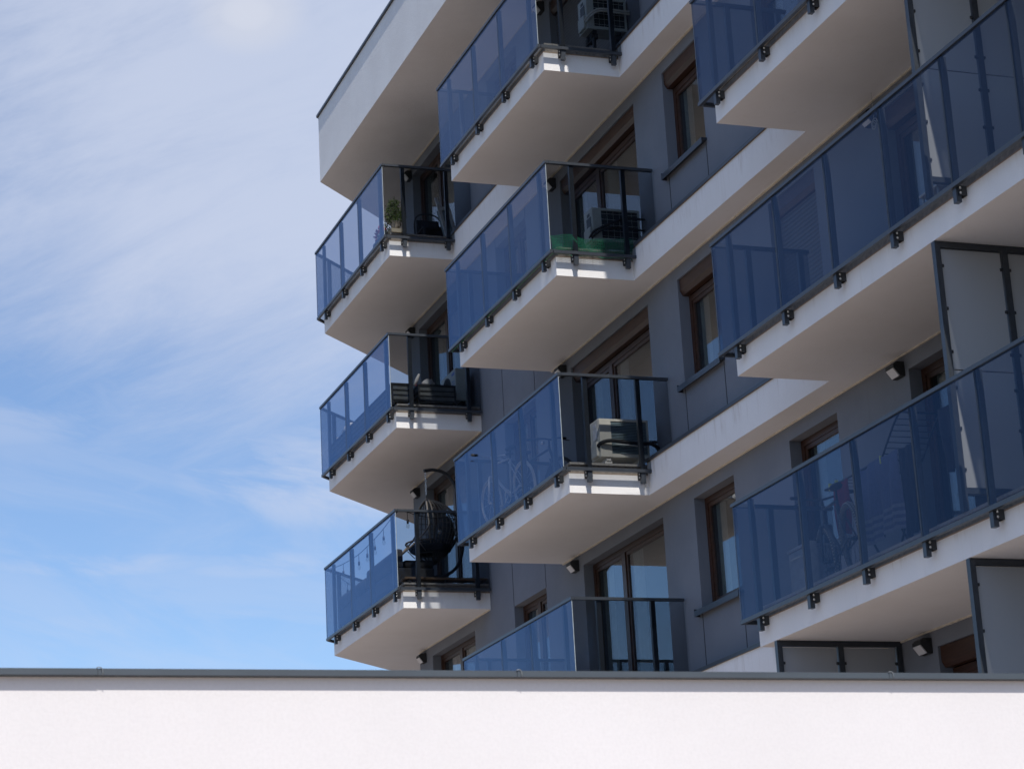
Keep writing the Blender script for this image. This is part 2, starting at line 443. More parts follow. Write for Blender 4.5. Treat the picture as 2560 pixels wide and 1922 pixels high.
for k in range(0, 5):
    for x in (17.363, 18.557, 20.103, 21.297): vj(x, zl(k + 1) + 0.47, wz(k)[0] - 0.05)
    for x in (10.497, 11.928): vj(x, wz(k + 1)[1] + 0.002, wz(k)[0] - 0.05) if k < 4 else None
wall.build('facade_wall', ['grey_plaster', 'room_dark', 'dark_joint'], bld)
# roof overhang with its coping
roofpoly = [(A0, 0), (C1x, 0), (C1x, 14), (A0 - 9 * Q - 2, 14), (A0 - 9 * Q, 9 * Q)]
r = MB(); r.prism(roofpoly, 0, 1.27)
ro = r.build('roof_overhang', 'parapet_plaster', bld)
c = MB(); o_ = 0.036
c.prism([(A0 - o_ * 0.41, -o_), (C1x + o_, -o_), (C1x + o_, 14 + o_), (A0 - 9 * Q - 2 - o_, 14 + o_), (A0 - 9 * Q - o_ * 1.1, 9 * Q - o_ * .4)], 1.272, 1.312)
c.build('coping', 'anthracite', ro)
# slabs
def slab(name, polys, k, floor=True):
    m = MB(); z = zl(k)
    for p in polys: m.prism(p, z, z + T)
    if floor:
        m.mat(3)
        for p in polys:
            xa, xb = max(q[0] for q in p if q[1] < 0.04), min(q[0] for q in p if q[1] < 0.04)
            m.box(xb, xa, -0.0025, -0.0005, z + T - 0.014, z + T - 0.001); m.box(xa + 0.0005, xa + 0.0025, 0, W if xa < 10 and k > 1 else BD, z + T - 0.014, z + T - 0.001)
        for p in polys:
            cx = sum(q[0] for q in p) / len(p)
            m.mat(1); ins = [(x + (0.05 if x < cx else -0.05), max(y, 0.05) if y < 0.04 else y) for x, y in p]
            m.prism(ins, z + T + 0.002, z + FL - 0.03)
            m.mat(2); ins2 = [(x + (0.03 if x < cx else -0.03), max(y, 0.03) if y < 0.04 else y) for x, y in p]
            m.prism(ins2, z + FL - 0.028, z + FL); m.mat(0)
    return m.build(name, ['white_plaster', 'screed', 'tile_edge', 'drip_shade_brown'], bld)
dl = 3.6
for k in range(1, 6):
    slab('balcony_slab', [[(A0, 0), (A1x, 0), (A1x, W), (5.57, W), (5.57 - dl * Q + .16, W + dl * Q + .16), (A0 - dl * Q, dl * Q)]], k)
    slab('balcony_slab', [[(B0, 0), (B1x, 0), (B1x, W), (B0, W)]], k)
    if k >= 2: slab('balcony_slab', [[(C0, 0), (C1x, 0), (C1x, W), (C0, W)]], k)
    else: slab('balcony_slab', [[(C0, 0), (C1x, 0), (C1x, W), (C0, W)]], k)
    runs = [(B1x, C0)] + ([(A1x, B0)] if k == 1 else [])
    for a, b in runs:
        m = MB(); z = zl(k)
        m.box(a, b, BD, W, z, z + 0.447)
        m.mat(2); m.box(a, b, BD - 0.003, BD - 0.0005, z + 0.424, z + 0.4465)  # brown strip paints in the shade below the flashing
        m.mat(1); m.box(a, b, BD - 0.025, W, z + 0.449, z + 0.468); m.box(a, b, BD - 0.025, BD - 0.018, z + 0.425, z + 0.449)
        m.build('floor_band', ['white_plaster', 'anthracite', 'drip_shade_brown'], bld)
    m = MB()                                 # pale sealing strip where the soffit meets the wall
    m.box(5.57, B0 if k == 1 else A1x, W - 0.022, W, zl(k) - 0.016, zl(k) - 0.001)
    m.box(B0, C1x, W - 0.022, W, zl(k) - 0.016, zl(k) - 0.001)
    m.build('soffit_strip', 'joint_cream', bld)
m = MB(); m.box(5.57, C1x, W - 0.022, W, -0.016, -0.001); m.build('soffit_strip', 'joint_cream', bld)
# windows and balcony doors
BOX = {('B', 0), ('B', 1), ('B', 2), ('Q', 0), ('Q', 1), ('Q', 2), ('R', 2), ('R', 1), ('C', 4), ('C', 2)}
SHUT = {('B', 0), ('R', 2)}
def frame_rect(m, a, b, z0, z1, y0, y1, t):
    m.box(a, b, y0, y1, z1 - t, z1); m.box(a, b, y0, y1, z0, z0 + t)
    m.box(a, a + t, y0, y1, z0 + t, z1 - t); m.box(b - t, b, y0, y1, z0 + t, z1 - t)
for kind, nm, k, a, b, z0, z1 in OPEN:
    if (nm == 'C' and k < 1) or (k == 4 and nm not in 'C'): continue
    has = (nm, k) in BOX
    zt = z1 - (0.22 if has else 0.0)
    yf = W + 0.145
    e = 0.004
    m = MB(); frame_rect(m, a + e, b - e, z0 + e, zt - e, yf, yf + 0.07, 0.075)
    mull = {'A': [a + 1.12], 'B': [14.60], 'C': [a + 1.15], 'P': [(a + b) / 2], 'Q': [], 'R': []}[nm]
    for x in mull: m.box(x - 0.06, x + 0.06, yf - 0.006, yf + 0.064, z0 + 0.075, zt - 0.079)
    wo = m.build('window' if kind == 'window' else 'balcony_door', 'brown_wood', bld)
    edges = [a + 0.079] + [v for x in mull for v in (x - 0.06, x + 0.06)] + [b - 0.079]
    for i in range(0, len(edges), 2):
        p0, p1 = edges[i], edges[i + 1]
        # inner sash in wood, then the pane
        sm = MB(); frame_rect(sm, p0 + 0.001, p1 - 0.001, z0 + 0.08, zt - 0.08, yf + 0.012, yf + 0.06, 0.05); sm.build('sash', 'brown_wood', wo)
        pm = MB(); pm.box(p0 + 0.051, p1 - 0.051, yf + 0.03, yf + 0.045, z0 + 0.131, zt - 0.131); pm.build('pane', 'window_glass', wo)
    if kind == 'window':
        sm = MB(); sm.box(a - 0.075, b + 0.03, W - 0.075, W + 0.14, z0 - 0.035, z0 - 0.002); sm.box(a - 0.075, b + 0.03, W - 0.079, W - 0.071, z0 - 0.075, z0 - 0.002)
        sm.box(a - 0.082, a - 0.074, W - 0.079, W - 0.003, z0 - 0.075, z0 + 0.02)
        sm.build('sill', 'anthracite', wo)
    if has:
        sm = MB(); y0, y1 = W + 0.025, W + 0.144
        zz0, zz1 = z1 - 0.215, z1 - 0.004
        prof = [(y0, zz1), (y0, zz0 + 0.06), (y0 + 0.035, zz0), (y1, zz0), (y1, zz1)]
        n = len(sm.v); xa, xb = a + 0.006, b - 0.006
        sm.v += [Vector((xa, y, z)) for y, z in prof] + [Vector((xb, y, z)) for y, z in prof]
        sm.face((0, 1, 2, 3, 4)); sm.face((9, 8, 7, 6, 5))
        for i in range(5):
            j = (i + 1) % 5; sm.face((j, i, i + 5, j + 5))
        sm.build('shutter_box', 'brown_wood', wo)
    if (nm, k) in SHUT:
        sm = MB(); low = z0 + (0.02 if nm == 'B' else 0.05)
        sm.box(a + 0.03, b - 0.03, W + 0.10, W + 0.118, low, z1 - 0.21); sm.build('roller_shutter', 'shutter_slats', wo)
    # curtains drawn to the sides of each leaf, folded cloth
    if (nm, k) not in SHUT:
        for i in range(0, len(edges), 2):
            p0, p1 = edges[i], edges[i + 1]
            cm = MB(); rnd = random.Random(hash((nm == 'A', k, i, nm == 'B')) & 255)
            spans = [(p0 + 0.06, p0 + 0.06 + (0.20 if nm in 'QR' else rnd.uniform(0.22, 0.42)))]
            for q0, q1 in spans:
                nf = 26; pts = []
                for s_ in range(nf + 1):
                    x = q0 + (q1 - q0) * s_ / nf
                    pts.append((x, yf + 0.10 + 0.022 * math.sin(s_ * 1.5) + rnd.uniform(-.004, .004)))
                for s_ in range(nf):
                    (xa, ya), (xb, yb) = pts[s_], pts[s_ + 1]
                    cm.quad((xa, ya, z0 + 0.02), (xb, yb, z0 + 0.02), (xb, yb, zt - 0.05), (xa, ya, zt - 0.05))
                    cm.quad((xa, ya + .004, zt - 0.05), (xb, yb + .004, zt - 0.05), (xb, yb + .004, z0 + 0.02), (xa, ya + .004, z0 + 0.02))
            cm.build('curtain', 'curtain_cloth', wo)
# ------------------------------------------------------------------ glass railings
def seg_railing(t, p0, p1, nrm, z, posts, cuts, ends=(0, 0)):
    """glass run from p0 to p1 (2-D points on the glass plane); nrm = outward 2-D normal; posts, cuts = distances along the run"""
    p0, p1, n = Vector((*p0, 0)), Vector((*p1, 0)), Vector((*nrm, 0)).normalized()
    d = (p1 - p0); Ln = d.length; d.normalize()
    M = Matrix(((d.x, -n.x, 0, p0.x), (d.y, -n.y, 0, p0.y), (0, 0, 1, 0), (0, 0, 0, 1)))   # local: x along, y inward, z up
    cc = [0.004] + list(cuts) + [Ln - 0.004]
    for i in range(len(cc) - 1):
        m = MB(); m.box(cc[i] + (0.003 if i else 0), cc[i + 1] - (0.003 if i < len(cc) - 2 else 0), 0.0, 0.010, z + 0.305, z + ZR - 0.038, M=M); m.m[3] = 2; m.m[5] = 2 if i else 1; m.build('glass_panel', ['rail_glass', 'glass_edge', 'glass_seam'], t)
    m = MB(); m.box(-ends[0], Ln + ends[1], -0.014, 0.036, z + ZR - 0.036, z + ZR, M=M); m.build('top_rail', 'anthracite', t)
    m = MB(); m.box(-ends[0], Ln + ends[1], -0.010, 0.030, z + 0.262, z + 0.303, M=M); m.build('bottom_rail', 'anthracite', t)
    for x in posts:
        m = MB(); m.box(x - 0.03, x + 0.03, 0.0125, 0.0625, z + 0.125, z + ZR - 0.038, M=M); m.build('post', 'anthracite', t)
        m = MB(); m.box(x - 0.040, x - 0.031, 0.034, GY - 0.001, z + 0.186, z + 0.275, M=M); m.box(x + 0.031, x + 0.040, 0.034, GY - 0.001, z + 0.186, z + 0.275, M=M)
        m.box(x - 0.031, x + 0.031, GY - 0.012, GY - 0.001, z + 0.186, z + 0.275, M=M)
        m.mat(1)
        for zz in (z + 0.208, z + 0.252):
            for sgn in (-1, 1):
                m.ball((x + sgn * 0.042, 0.050, zz), 0.008, 0.012, 0.012, 8, 6, M=M)
        m.build('bracket', ['anthracite_dull', 'steel'], t)
def railing(nm, k, label):
    z = zl(k)
    G = 'glass balcony railings on the apartment building'
    if nm == 'A':
        t = thing('glass_railing', label, 'railing', ((A0 + A1x) / 2, -GY, z), G)
        cor = (A0 - 0.049, -GY); x1 = A1x + 0.127
        P = [5.66, 6.85, 8.025, 9.24]
        seg_railing(t, (x1, -GY), cor, (0, -1), z, [x1 - p for p in reversed(P)], [x1 - p for p in (8.0, 6.825)], (0.012, 0.004))
        ye = 1.40
        py = [0.235, 0.98 if k == 1 else 1.20]
        seg_railing(t, (x1, -GY), (x1, ye), (1, 0), z, [p + GY for p in py], [], (-0.04, 0))
        e = (cor[0] - dl * Q, cor[1] + dl * Q)
        seg_railing(t, cor, e, (-Q, -Q), z, [0.42, 1.6, 2.8], [1.6, 2.8], (-0.03, 0))
    elif nm == 'B':
        t = thing('glass_railing', label, 'railing', ((B0 + B1x) / 2, -GY, z), G)
        x0, x1 = B0 - 0.127, B1x + 0.127
        P = [13.03, 14.20, 15.36, 16.53]
        seg_railing(t, (x1, -GY), (x0, -GY), (0, -1), z, [x1 - p for p in reversed(P)], [x1 - p for p in (15.34, 14.18)], (0.012, 0.012))
        for xe, nx in ((x1, 1), (x0, -1)):
            seg_railing(t, (xe, -GY), (xe, 1.40), (nx, 0), z, [p + GY for p in (0.245, 0.975)], [], (-0.04, 0))
    else:
        t = thing('glass_railing', label, 'railing', ((C0 + C1x) / 2, -GY, z), G)
        x0, x1 = C0 - 0.16, C1x
        P = [22.06 + 1.148 * i for i in range(8)]
        cuts = [23.2 + 1.148 * i for i in range(6)]
        seg_railing(t, (x1, -GY), (x0, -GY), (0, -1), z, [x1 - p for p in reversed(P)], [x1 - p for p in reversed(cuts)], (0, 0.012))
        seg_railing(t, (x0, -GY), (x0, 1.05), (-1, 0), z, [p + GY for p in (0.30, 0.93)], [], (-0.04, 0))
    return t
RAIL = {('A', 1): 'glass railing of the balcony with the leafy potted plant at its corner',
 ('A', 2): 'glass railing of the balcony with slatted planters and white bags',
 ('A', 3): 'glass railing of the balcony with the egg chair and string of bulbs',
 ('B', 1): 'glass railing of the balcony with closed roller shutter and pale hoses',
 ('B', 2): 'glass railing of the balcony hung with green netting',
 ('B', 3): 'glass railing of the balcony with two bicycles and sunlit air conditioner',
 ('B', 4): 'glass railing half hidden behind the coping of the white low wall',
 ('C', 2): 'glass railing cut off by the upper edge of the picture beside the brown boxed window',
 ('C', 3): 'long dark glass railing of the balcony above the one with laundry',
 ('C', 4): 'long glass railing of the balcony with laundry and mountain bike'}
for (nm, k), lab in RAIL.items(): railing(nm, k, lab)
# ------------------------------------------------------------------ privacy screens between flats
def screen(x, k, label, bottom=0.57):
    zt = zl(k) - 0.004; zb = zl(k + 1) + bottom
    t = thing('privacy_screen', label, 'screen', (x, 0.7, zl(k + 1) + FL), 'milky privacy screens across the balconies')
    y0, y1, ym = 0.0, 1.412, 0.715
    fr = MB()
    fr.box(x - .03, x + .03, y0, y0 + .055, zl(k + 1) + FL, zt); fr.box(x - .03, x + .03, y1 - .055, y1, zl(k + 1) + FL, zt)
    fr.box(x - .03, x + .03, ym - .03, ym + .03, zb + .05, zt - .055); fr.box(x - .03, x + .03, y0 + .055, y1 - .055, zt - .055, zt)
    fr.box(x - .03, x + .03, y0 + .055, y1 - .055, zb, zb + .05)
    fr.build('frame', 'anthracite', t)
    zs = zl(k + 1) + FL + 1.29
    for a, b in ((y0 + .065, ym - .04), (ym + .04, y1 - .065)):
        for c0, c1 in ((zb + .06, zs - .006), (zs + .006, zt - .065)):
            p = MB(); p.box(x - .006, x + .006, a, b, c0, c1); p.build('panel', 'milky_panel', t)
            for yy in (a - 0.002, b + 0.002):
                for zz in (c0 + 0.16, (c0 + c1) / 2, c1 - 0.16):
                    q = MB(); q.box(x - .014, x + .02, yy - .018, yy + .018, zz - .014, zz + .014, 0.004); q.build('clip', 'anthracite_dull', t)
screen(26.03, 2, 'milky screen with a bright sunlit streak, high on the long dark glazed balcony')
screen(26.03, 3, 'milky screen with a narrow sun streak across the balcony with laundry')
screen(26.03, 4, 'milky screen beside the brown shutter box just over the low wall coping')
screen(22.20, 4, 'dark framed milky screen under the laundry balcony, cut by the low wall coping')
# ------------------------------------------------------------------ wall lamps
def lamp(x, k, label):
    t = thing('wall_lamp', label, 'wall lamp', (x, W, zl(k) - 0.2), 'small wedge wall lamps under the balcony ceilings')
    zt = zl(k) - (0.12 if x > 22 and k == 2 else 0.075); h = x - 0.062; j = x + 0.11; y0, y1 = W - 0.132, W - 0.001
    m = MB(); prof = [(y1, zt), (y0 + .04, zt), (y0, zt - .03), (y0, zt - .06), (y1 - .055, zt - .155), (y1, zt - .155)]
    n = len(prof); m.v += [Vector((h, y, z)) for y, z in prof] + [Vector((j, y, z)) for y, z in prof]
    m.face(tuple(range(n))); m.face(tuple(reversed(range(n, 2 * n))))
    for i in range(n):
        q = (i + 1) % n; m.face((q, i, i + n, q + n))
    m.build('housing', 'lamp_case', t)
    d = Vector((0, (y1 - .055) - y0, -.095)); d.normalize()
    nn = Vector((0, d.z, -d.y))
    a = Vector((0, y0, zt - .06)) + d * .010; b = Vector((0, y1 - .055, zt - .155)) - d * .010
    m = MB(); off = nn * 0.012
    P = [Vector((h + .012, 0, 0)) + a, Vector((j - .012, 0, 0)) + a, Vector((j - .012, 0, 0)) + b, Vector((h + .012, 0, 0)) + b]
    P2 = [p + off for p in P]; m.v += [p - nn * .004 for p in P] + P2
    m.face((4, 5, 6, 7)); m.face((3, 2, 1, 0))
    for i in range(4): m.face((i, (i + 1) % 4, 4 + (i + 1) % 4, 4 + i))
    m.build('lens', 'lamp_lens', t)
for x, k, lab in [(6.18, 0, 'wedge wall lamp behind the railing glass above the potted plant'),
    (5.98, 1, 'wedge wall lamp under the ceiling over the slatted planter balcony'),
    (5.87, 2, 'wedge wall lamp by the hanging chain of the egg chair'),
    (5.85, 3, 'wedge wall lamp under the egg chair balcony, just above the coping'),
    (13.17, 0, 'wedge wall lamp beside the closed roller shutter near the roof'),
    (13.2, 1, 'wedge wall lamp on the balcony with green netting'),
    (13.17, 2, 'wedge wall lamp over the corner of the bicycle balcony handrail'),
    (13.19, 3, 'wedge wall lamp over the lowest glazed balcony with the tall brown door'),
    (22.72, 2, 'wedge wall lamp seen through the long dark glass railing'),
    (22.75, 3, 'wedge wall lamp under the ceiling over the balcony with laundry'),
    (22.72, 4, 'wedge wall lamp beside the dark brown shutter box above the low wall')]: lamp(x, k, lab)
# ------------------------------------------------------------------ low white wall in front
XW = 32.5
lw = thing('low_wall', 'sunlit white rendered low wall with a grey metal coping along its top', 'wall', (XW, -8, GROUND))
m = MB(); m.box(XW - 0.50, XW - 0.052, -30, 4, GROUND, -13.762); m.build('wall_face', 'wing_plaster', lw)
ys = [-8.53 + 2.035 * i for i in range(-10, 7)]
for i in range(len(ys) - 1):
    m = MB(); e = 0.0015 * math.sin(i * 2.3)
    m.box(XW - 0.56, XW + e, ys[i] + .001, ys[i + 1] - .001, -13.736, -13.731)
    m.box(XW + e - .003, XW + e, ys[i] + .001, ys[i + 1] - .001, -13.7605, -13.736)
    m.box(XW - 0.56, XW + e - .003, ys[i] + .001, ys[i + 1] - .001, -13.761, -13.7575)
    # lapped seam with a lifted tab
    m.mat(1)
    y = ys[i]
    pts = [(y - .006, -13.7300), (y + .002, -13.724 + .003 * math.sin(i)), (y + .012, -13.727), (y + .018, -13.731), (y + .022, -13.745), (y + .0225, -13.7615)]
    m.tube([(XW + .004, a, b) for a, b in pts], 0.0024, 6)
    m.build('coping_sheet', ['coping_metal', 'tab_metal'], lw)
# ------------------------------------------------------------------ things on the balconies
def fz(k): return zl(k) + FL        # floor of the balcony that stands on slab k
def leafball(mb, c, rx, ry, rz, n, size, rnd, mats=(0, 1), hollow=0.25):
    c = Vector(c)
    for i in range(n):
        while True:
            p = Vector((rnd.uniform(-1, 1), rnd.uniform(-1, 1), rnd.uniform(-1, 1)))
            if hollow < p.length < 1: break
        q = c + Vector((p.x * rx, p.y * ry, p.z * rz))
        d = Vector((rnd.uniform(-1, 1), rnd.uniform(-1, 1), rnd.uniform(-.6, 1))).normalized()
        u = d.cross(Vector((rnd.uniform(-1, 1), rnd.uniform(-1, 1), rnd.uniform(-1, 1)))).normalized()
        L_ = size * rnd.uniform(.6, 1.3); w_ = L_ * .42
        mb.mat(mats[rnd.randrange(len(mats))])
        a, b = q, q + u * L_; m1 = q + u * L_ * .45 + d * L_ * .1
        v = u.cross(d).normalized() * w_ * .5
        n0 = len(mb.v); mb.v += [a, m1 + v, b, m1 - v]
        mb.face((n0, n0 + 1, n0 + 2)); mb.face((n0, n0 + 2, n0 + 3))
def aircon(label, x0, x1, y0, y1, z0, z1, front, style, group='outdoor air conditioner units'):
    """casing box; front = which side carries the fan ('-x' or '-y'); the coil with its fins sits on the opposite side"""
    t = thing('air_conditioner', label, 'air conditioner', ((x0 + x1) / 2, (y0 + y1) / 2, z0 - .12), group)
    body = 'beige_metal' if style == 'beige' else 'grey_metal'
    m = MB()
    if front == '-x':
        m.box(x0, x1 - .03, y0, y1, z0, z1, 0.012)
        yc = y0 + (y1 - y0) * (0.24 if style == 'beige' else 0.19)
        m.box(x1 - .03, x1, y0 + .004, yc, z0 + .004, z1 - .004, 0.006)
        m.box(x1 - .03, x1 - .002, yc, y1 - .004, z1 - .035, z1 - .004); m.box(x1 - .03, x1 - .002, y1 - .03, y1 - .004, z0 + .004, z1 - .035)
        m.box(x1 - .03, x1 - .002, yc, y1 - .03, z0 + .004, z0 + .05)
    else:
        m.box(x0, x1, y0, y1, z0, z1, 0.012)
        for i in range(7): m.box(x1 - .002, x1 + .004, y0 + .05 + i * .03, y0 + .062 + i * .03, z0 + .12, z1 - .05)
    m.build('casing', body, t)
    if front == '-x':
        c = MB(); c.box(x1 - .029, x1 - .024, yc, y1 - .03, z0 + .05, z1 - .035); c.mat(1)
        if style == 'beige':
            n = 20
            for i in range(n):
                z = z0 + .06 + (z1 - z0 - .10) * i / n
                c.box(x1 - .023, x1 - .006, yc, y1 - .03, z, z + .010)
        else:
            for i in range(1, 6): c.box(x1 - .010, x1 - .006, yc, y1 - .03, z0 + (z1 - z0) * i / 6 - .002, z0 + (z1 - z0) * i / 6 + .002)
            for i in range(1, 6):
                y = yc + (y1 - .03 - yc) * i / 6; c.box(x1 - .012, x1 - .0105, y - .002, y + .002, z0 + .05, z1 - .035)
        c.build('coil', ['fin_dark', 'fin_light' if style == 'beige' else 'grey_metal'], t)
        # valve cover with its handle on the service side
        v = MB(); xm = (x0 + x1) / 2
        v.box(xm - .10, xm + .12, y0 - .035, y0 - .001, z0 + .02, z0 + .21, 0.012); v.mat(1)
        v.box(xm - .03, xm + .06, y0 - .004, y0 - .0005, z1 - .10, z1 - .055); v.box(xm - .05, xm + .10, y0 - .006, y0 - .0005, z1 - .26, z1 - .12)
        v.build('valve_cover', [body, 'fin_dark' if style != 'beige' else 'label_white'], t)
        f = MB(); cx_, cz_ = x0 - .006, (z0 + z1) / 2
        for rr in (.09, .15, .21): f.tube([(cx_, (y0 + y1) / 2 + rr * math.cos(a * PI / 14), cz_ + rr * math.sin(a * PI / 14)) for a in range(28)], .004, 5, True)
        f.build('fan_grille', 'fin_dark', t)
    else:
        xm = x0 + (x1 - x0) * .42; cz_ = (z0 + z1) / 2; R_ = min(.215, (z1 - z0) * .43)
        f = MB()
        f.tube([(xm + R_ * math.cos(a * PI / 18), y0 - .004, cz_ + R_ * math.sin(a * PI / 18)) for a in range(36)], .009, 6, True)
        for rr in (.3, .5, .7, .88): f.tube([(xm + R_ * rr * math.cos(a * PI / 14), y0 - .010, cz_ + R_ * rr * math.sin(a * PI / 14)) for a in range(28)], .004, 5, True)
        for a in range(10): f.tube([(xm, y0 - .012, cz_), (xm + R_ * math.cos(a * PI / 5), y0 - .012, cz_ + R_ * math.sin(a * PI / 5))], .004, 5)
        n0 = len(f.v); f.mat(1); f.v.append(Vector((xm, y0 - .002, cz_)))
        for a in range(37): f.v.append(Vector((xm + R_ * .97 * math.cos(a * PI / 18), y0 - .002, cz_ + R_ * .97 * math.sin(a * PI / 18))))
        for a in range(36): f.face((n0, n0 + 1 + a + 1, n0 + 1 + a))
        f.build('fan_grille', ['fin_dark', 'room_dark'], t)
        lb = MB(); lb.box(x1 - .19, x1 - .04, y0 - .002, y0 - .0005, z1 - .10, z1 - .05); lb.mat(1)
        for i in range(7): lb.box(x1 - .19, x1 - .05, y0 - .002, y0 - .0005, z0 + .07 + i * .045, z0 + .085 + i * .045)
        lb.build('sticker', ['label_blue', 'label_blue'], t)
    f = MB()
    for yy in (y0 + .12, y1 - .12):
        f.box(x0 + .02, x1 - .02, yy - .03, yy + .03, z0 - .045, z0 - .002, 0.006)
        f.box(x1 - .11, x1 - .03, yy - .05, yy + .05, z0 - .125, z0 - .046, 0.01); f.box(x0 + .03, x0 + .11, yy - .05, yy + .05, z0 - .125, z0 - .046, 0.01)
    f.build('foot', 'white_rubber' if style == 'beige' else 'black_rubber', t)
    return t
def smooth(pts, n=8):
    P = [Vector(p) for p in pts]; out_ = []
    for i in range(len(P) - 1):
        p0, p1, p2, p3 = P[max(i - 1, 0)], P[i], P[i + 1], P[min(i + 2, len(P) - 1)]
        for j in range(n):
            t = j / n
            out_.append(.5 * ((2 * p1) + (p2 - p0) * t + (2 * p0 - 5 * p1 + 4 * p2 - p3) * t * t + (3 * p1 - p0 - 3 * p2 + p3) * t ** 3))
    out_.append(P[-1]); return out_
# --- balcony with the plant (A, slab 1)
f1 = fz(1)
bx = tag(MB().box(9.22, 9.40, .045, .272, f1 + .002, f1 + .07, 0.004).build('wooden_block', 'pale_wood', None, (9.3, .16, f1)), 'pale wooden block under the leafy potted plant', 'block')
t = thing('potted_plant', 'leafy green potted plant in a beige pot at the balcony corner', 'plant', (9.30, .147, f1 + .07))
MB().lathe((9.30, .147, f1 + .072), [(.066, 0), (.074, .06), (.086, .125), (.090, .13), (.090, .138), (.078, .138), (.074, .12)]).build('pot', 'terracotta_beige', t)
m = MB(); rnd = random.Random(3)
leafball(m, (9.30, .13, f1 + .36), .155, .155, .24, 620, .042, rnd)
leafball(m, (9.30, .18, f1 + .28), .17, .17, .12, 260, .04, rnd)
leafball(m, (9.30, .12, f1 + .52), .09, .10, .11, 140, .036, rnd)
m.build('foliage', ['leaf_green', 'leaf_dark'], t)
m = MB(); m.tube([(9.30, .147, f1 + .19), (9.30, .145, f1 + .64)], .004, 6)
for i in range(14):
    a = i * 2.4; z = f1 + .22 + i * .025; m.tube([(9.30, .147, z), (9.30 + .12 * math.cos(a), .14 + .12 * math.sin(a), z + .07)], .003, 5)
m.build('stem', 'stem_brown', t)
t = thing('geranium', 'red flowering geranium behind the blue glass panel', 'flower', (8.72, .10, f1))
MB().box(8.35, 9.05, .03, .20, f1 + .002, f1 + .15, 0.01).build('trough', 'planter_grey', t)
m = MB(); leafball(m, (8.70, .10, f1 + .20), .30, .09, .08, 170, .05, rnd, (0, 1), 0); m.build('foliage', ['leaf_green', 'leaf_dark'], t)
m = MB()
for (a, b, z) in [(8.52, .04, .30), (8.60, .06, .35), (8.66, .03, .32), (8.74, .06, .37), (8.82, .05, .33), (8.45, .07, .26), (8.90, .08, .29)]:
    for i in range(16): m.ball((a + rnd.gauss(0, .022), b + rnd.gauss(0, .018), f1 + z - .06 + rnd.gauss(0, .014)), .013, u=6, v=4)
m.build('blossom', 'petal_red', t)
m = MB(); t2 = thing('white_flowers', 'small white flowers beside the potted plant stem', 'flower', (9.18, .02, f1))
MB().lathe((9.16, .06, f1 + .002), [(.05, 0), (.06, .08), (.055, .08)], 14).build('pot', 'planter_grey', t2)
leafball(m, (9.16, .05, f1 + .17), .07, .07, .10, 70, .04, rnd, (0, 1), 0); m.mat(2)
for i in range(14): m.ball((9.16 + rnd.gauss(0, .05), .03 + rnd.gauss(0, .03), f1 + .20 + rnd.uniform(-.12, .12)), .013, u=6, v=4)
m.build('bloom', ['leaf_green', 'leaf_dark', 'petal_white'], t2)
def wire_chair(loc, rot, label):
    t = thing('wire_chair', label, 'chair', loc)
    M = Matrix.Translation(Vector(loc)) @ Matrix.Rotation(rot, 4, 'Z')
    tr = lambda pts: [M @ Vector(p) for p in pts]
    m = MB(); m.tube(tr(smooth([(-.24, -.22, .0), (-.25, -.20, .45), (-.24, -.24, .68), (-.17, -.26, .82), (0, -.27, .87), (.17, -.26, .82), (.24, -.24, .68), (.25, -.20, .45), (.24, -.22, 0)])), .013, 7)
    for i in range(7): m.tube(tr([(-.18 + .06 * i, -.265, .80 if 0 < i < 6 else .74), (-.16 + .053 * i, -.2, .46)]), .006, 5)
    m.build('backrest', 'anthracite_dull', t)
    m = MB(); m.box(-.20, .20, -.262, -.235, .52, .74, .012, M=M); m.build('back_pad', 'cushion_dark', t)
    m = MB(); m.box(-.23, .23, -.20, .20, .44, .475, .015, M=M); m.build('seat', 'cushion_dark', t)
    for sx in (-1, 1):
        m = MB(); m.tube(tr(smooth([(sx * .20, .18, .45), (sx * .23, .23, .2), (sx * .24, .25, 0)], 4)), .012, 7); m.build('leg', 'anthracite_dull', t)
    m = MB(); m.tube(tr([(-.23, .2, .2), (0, .16, .24), (.23, .2, .2)]), .008, 6); m.build('stretcher', 'anthracite_dull', t)
wire_chair((8.38, 1.08, f1), math.radians(-90), 'black wire chair with curved backrest on the plant balcony')
t = thing('folded_lounger', 'grey folded lounger leaning upright on the plant balcony', 'lounger', (9.05, 1.25, f1))
R_ = Matrix.Translation(Vector((9.0, 1.22, f1))) @ Matrix.Rotation(math.radians(14), 4, 'X') @ Matrix.Rotation(math.radians(12), 4, 'Z')
m = MB(); m.box(-.03, .03, -.11, .11, .03, .62, 0.012, M=R_); m.build('mattress', 'board_grey', t)
m = MB(); m.box(.032, .06, -.12, -.06, 0, .84, 0.006, M=R_); m.box(.032, .06, .06, .12, 0, .80, 0.006, M=R_); m.box(.030, .062, -.07, .07, .60, .66, 0.006, M=R_); m.build('frame', 'bag_white', t)
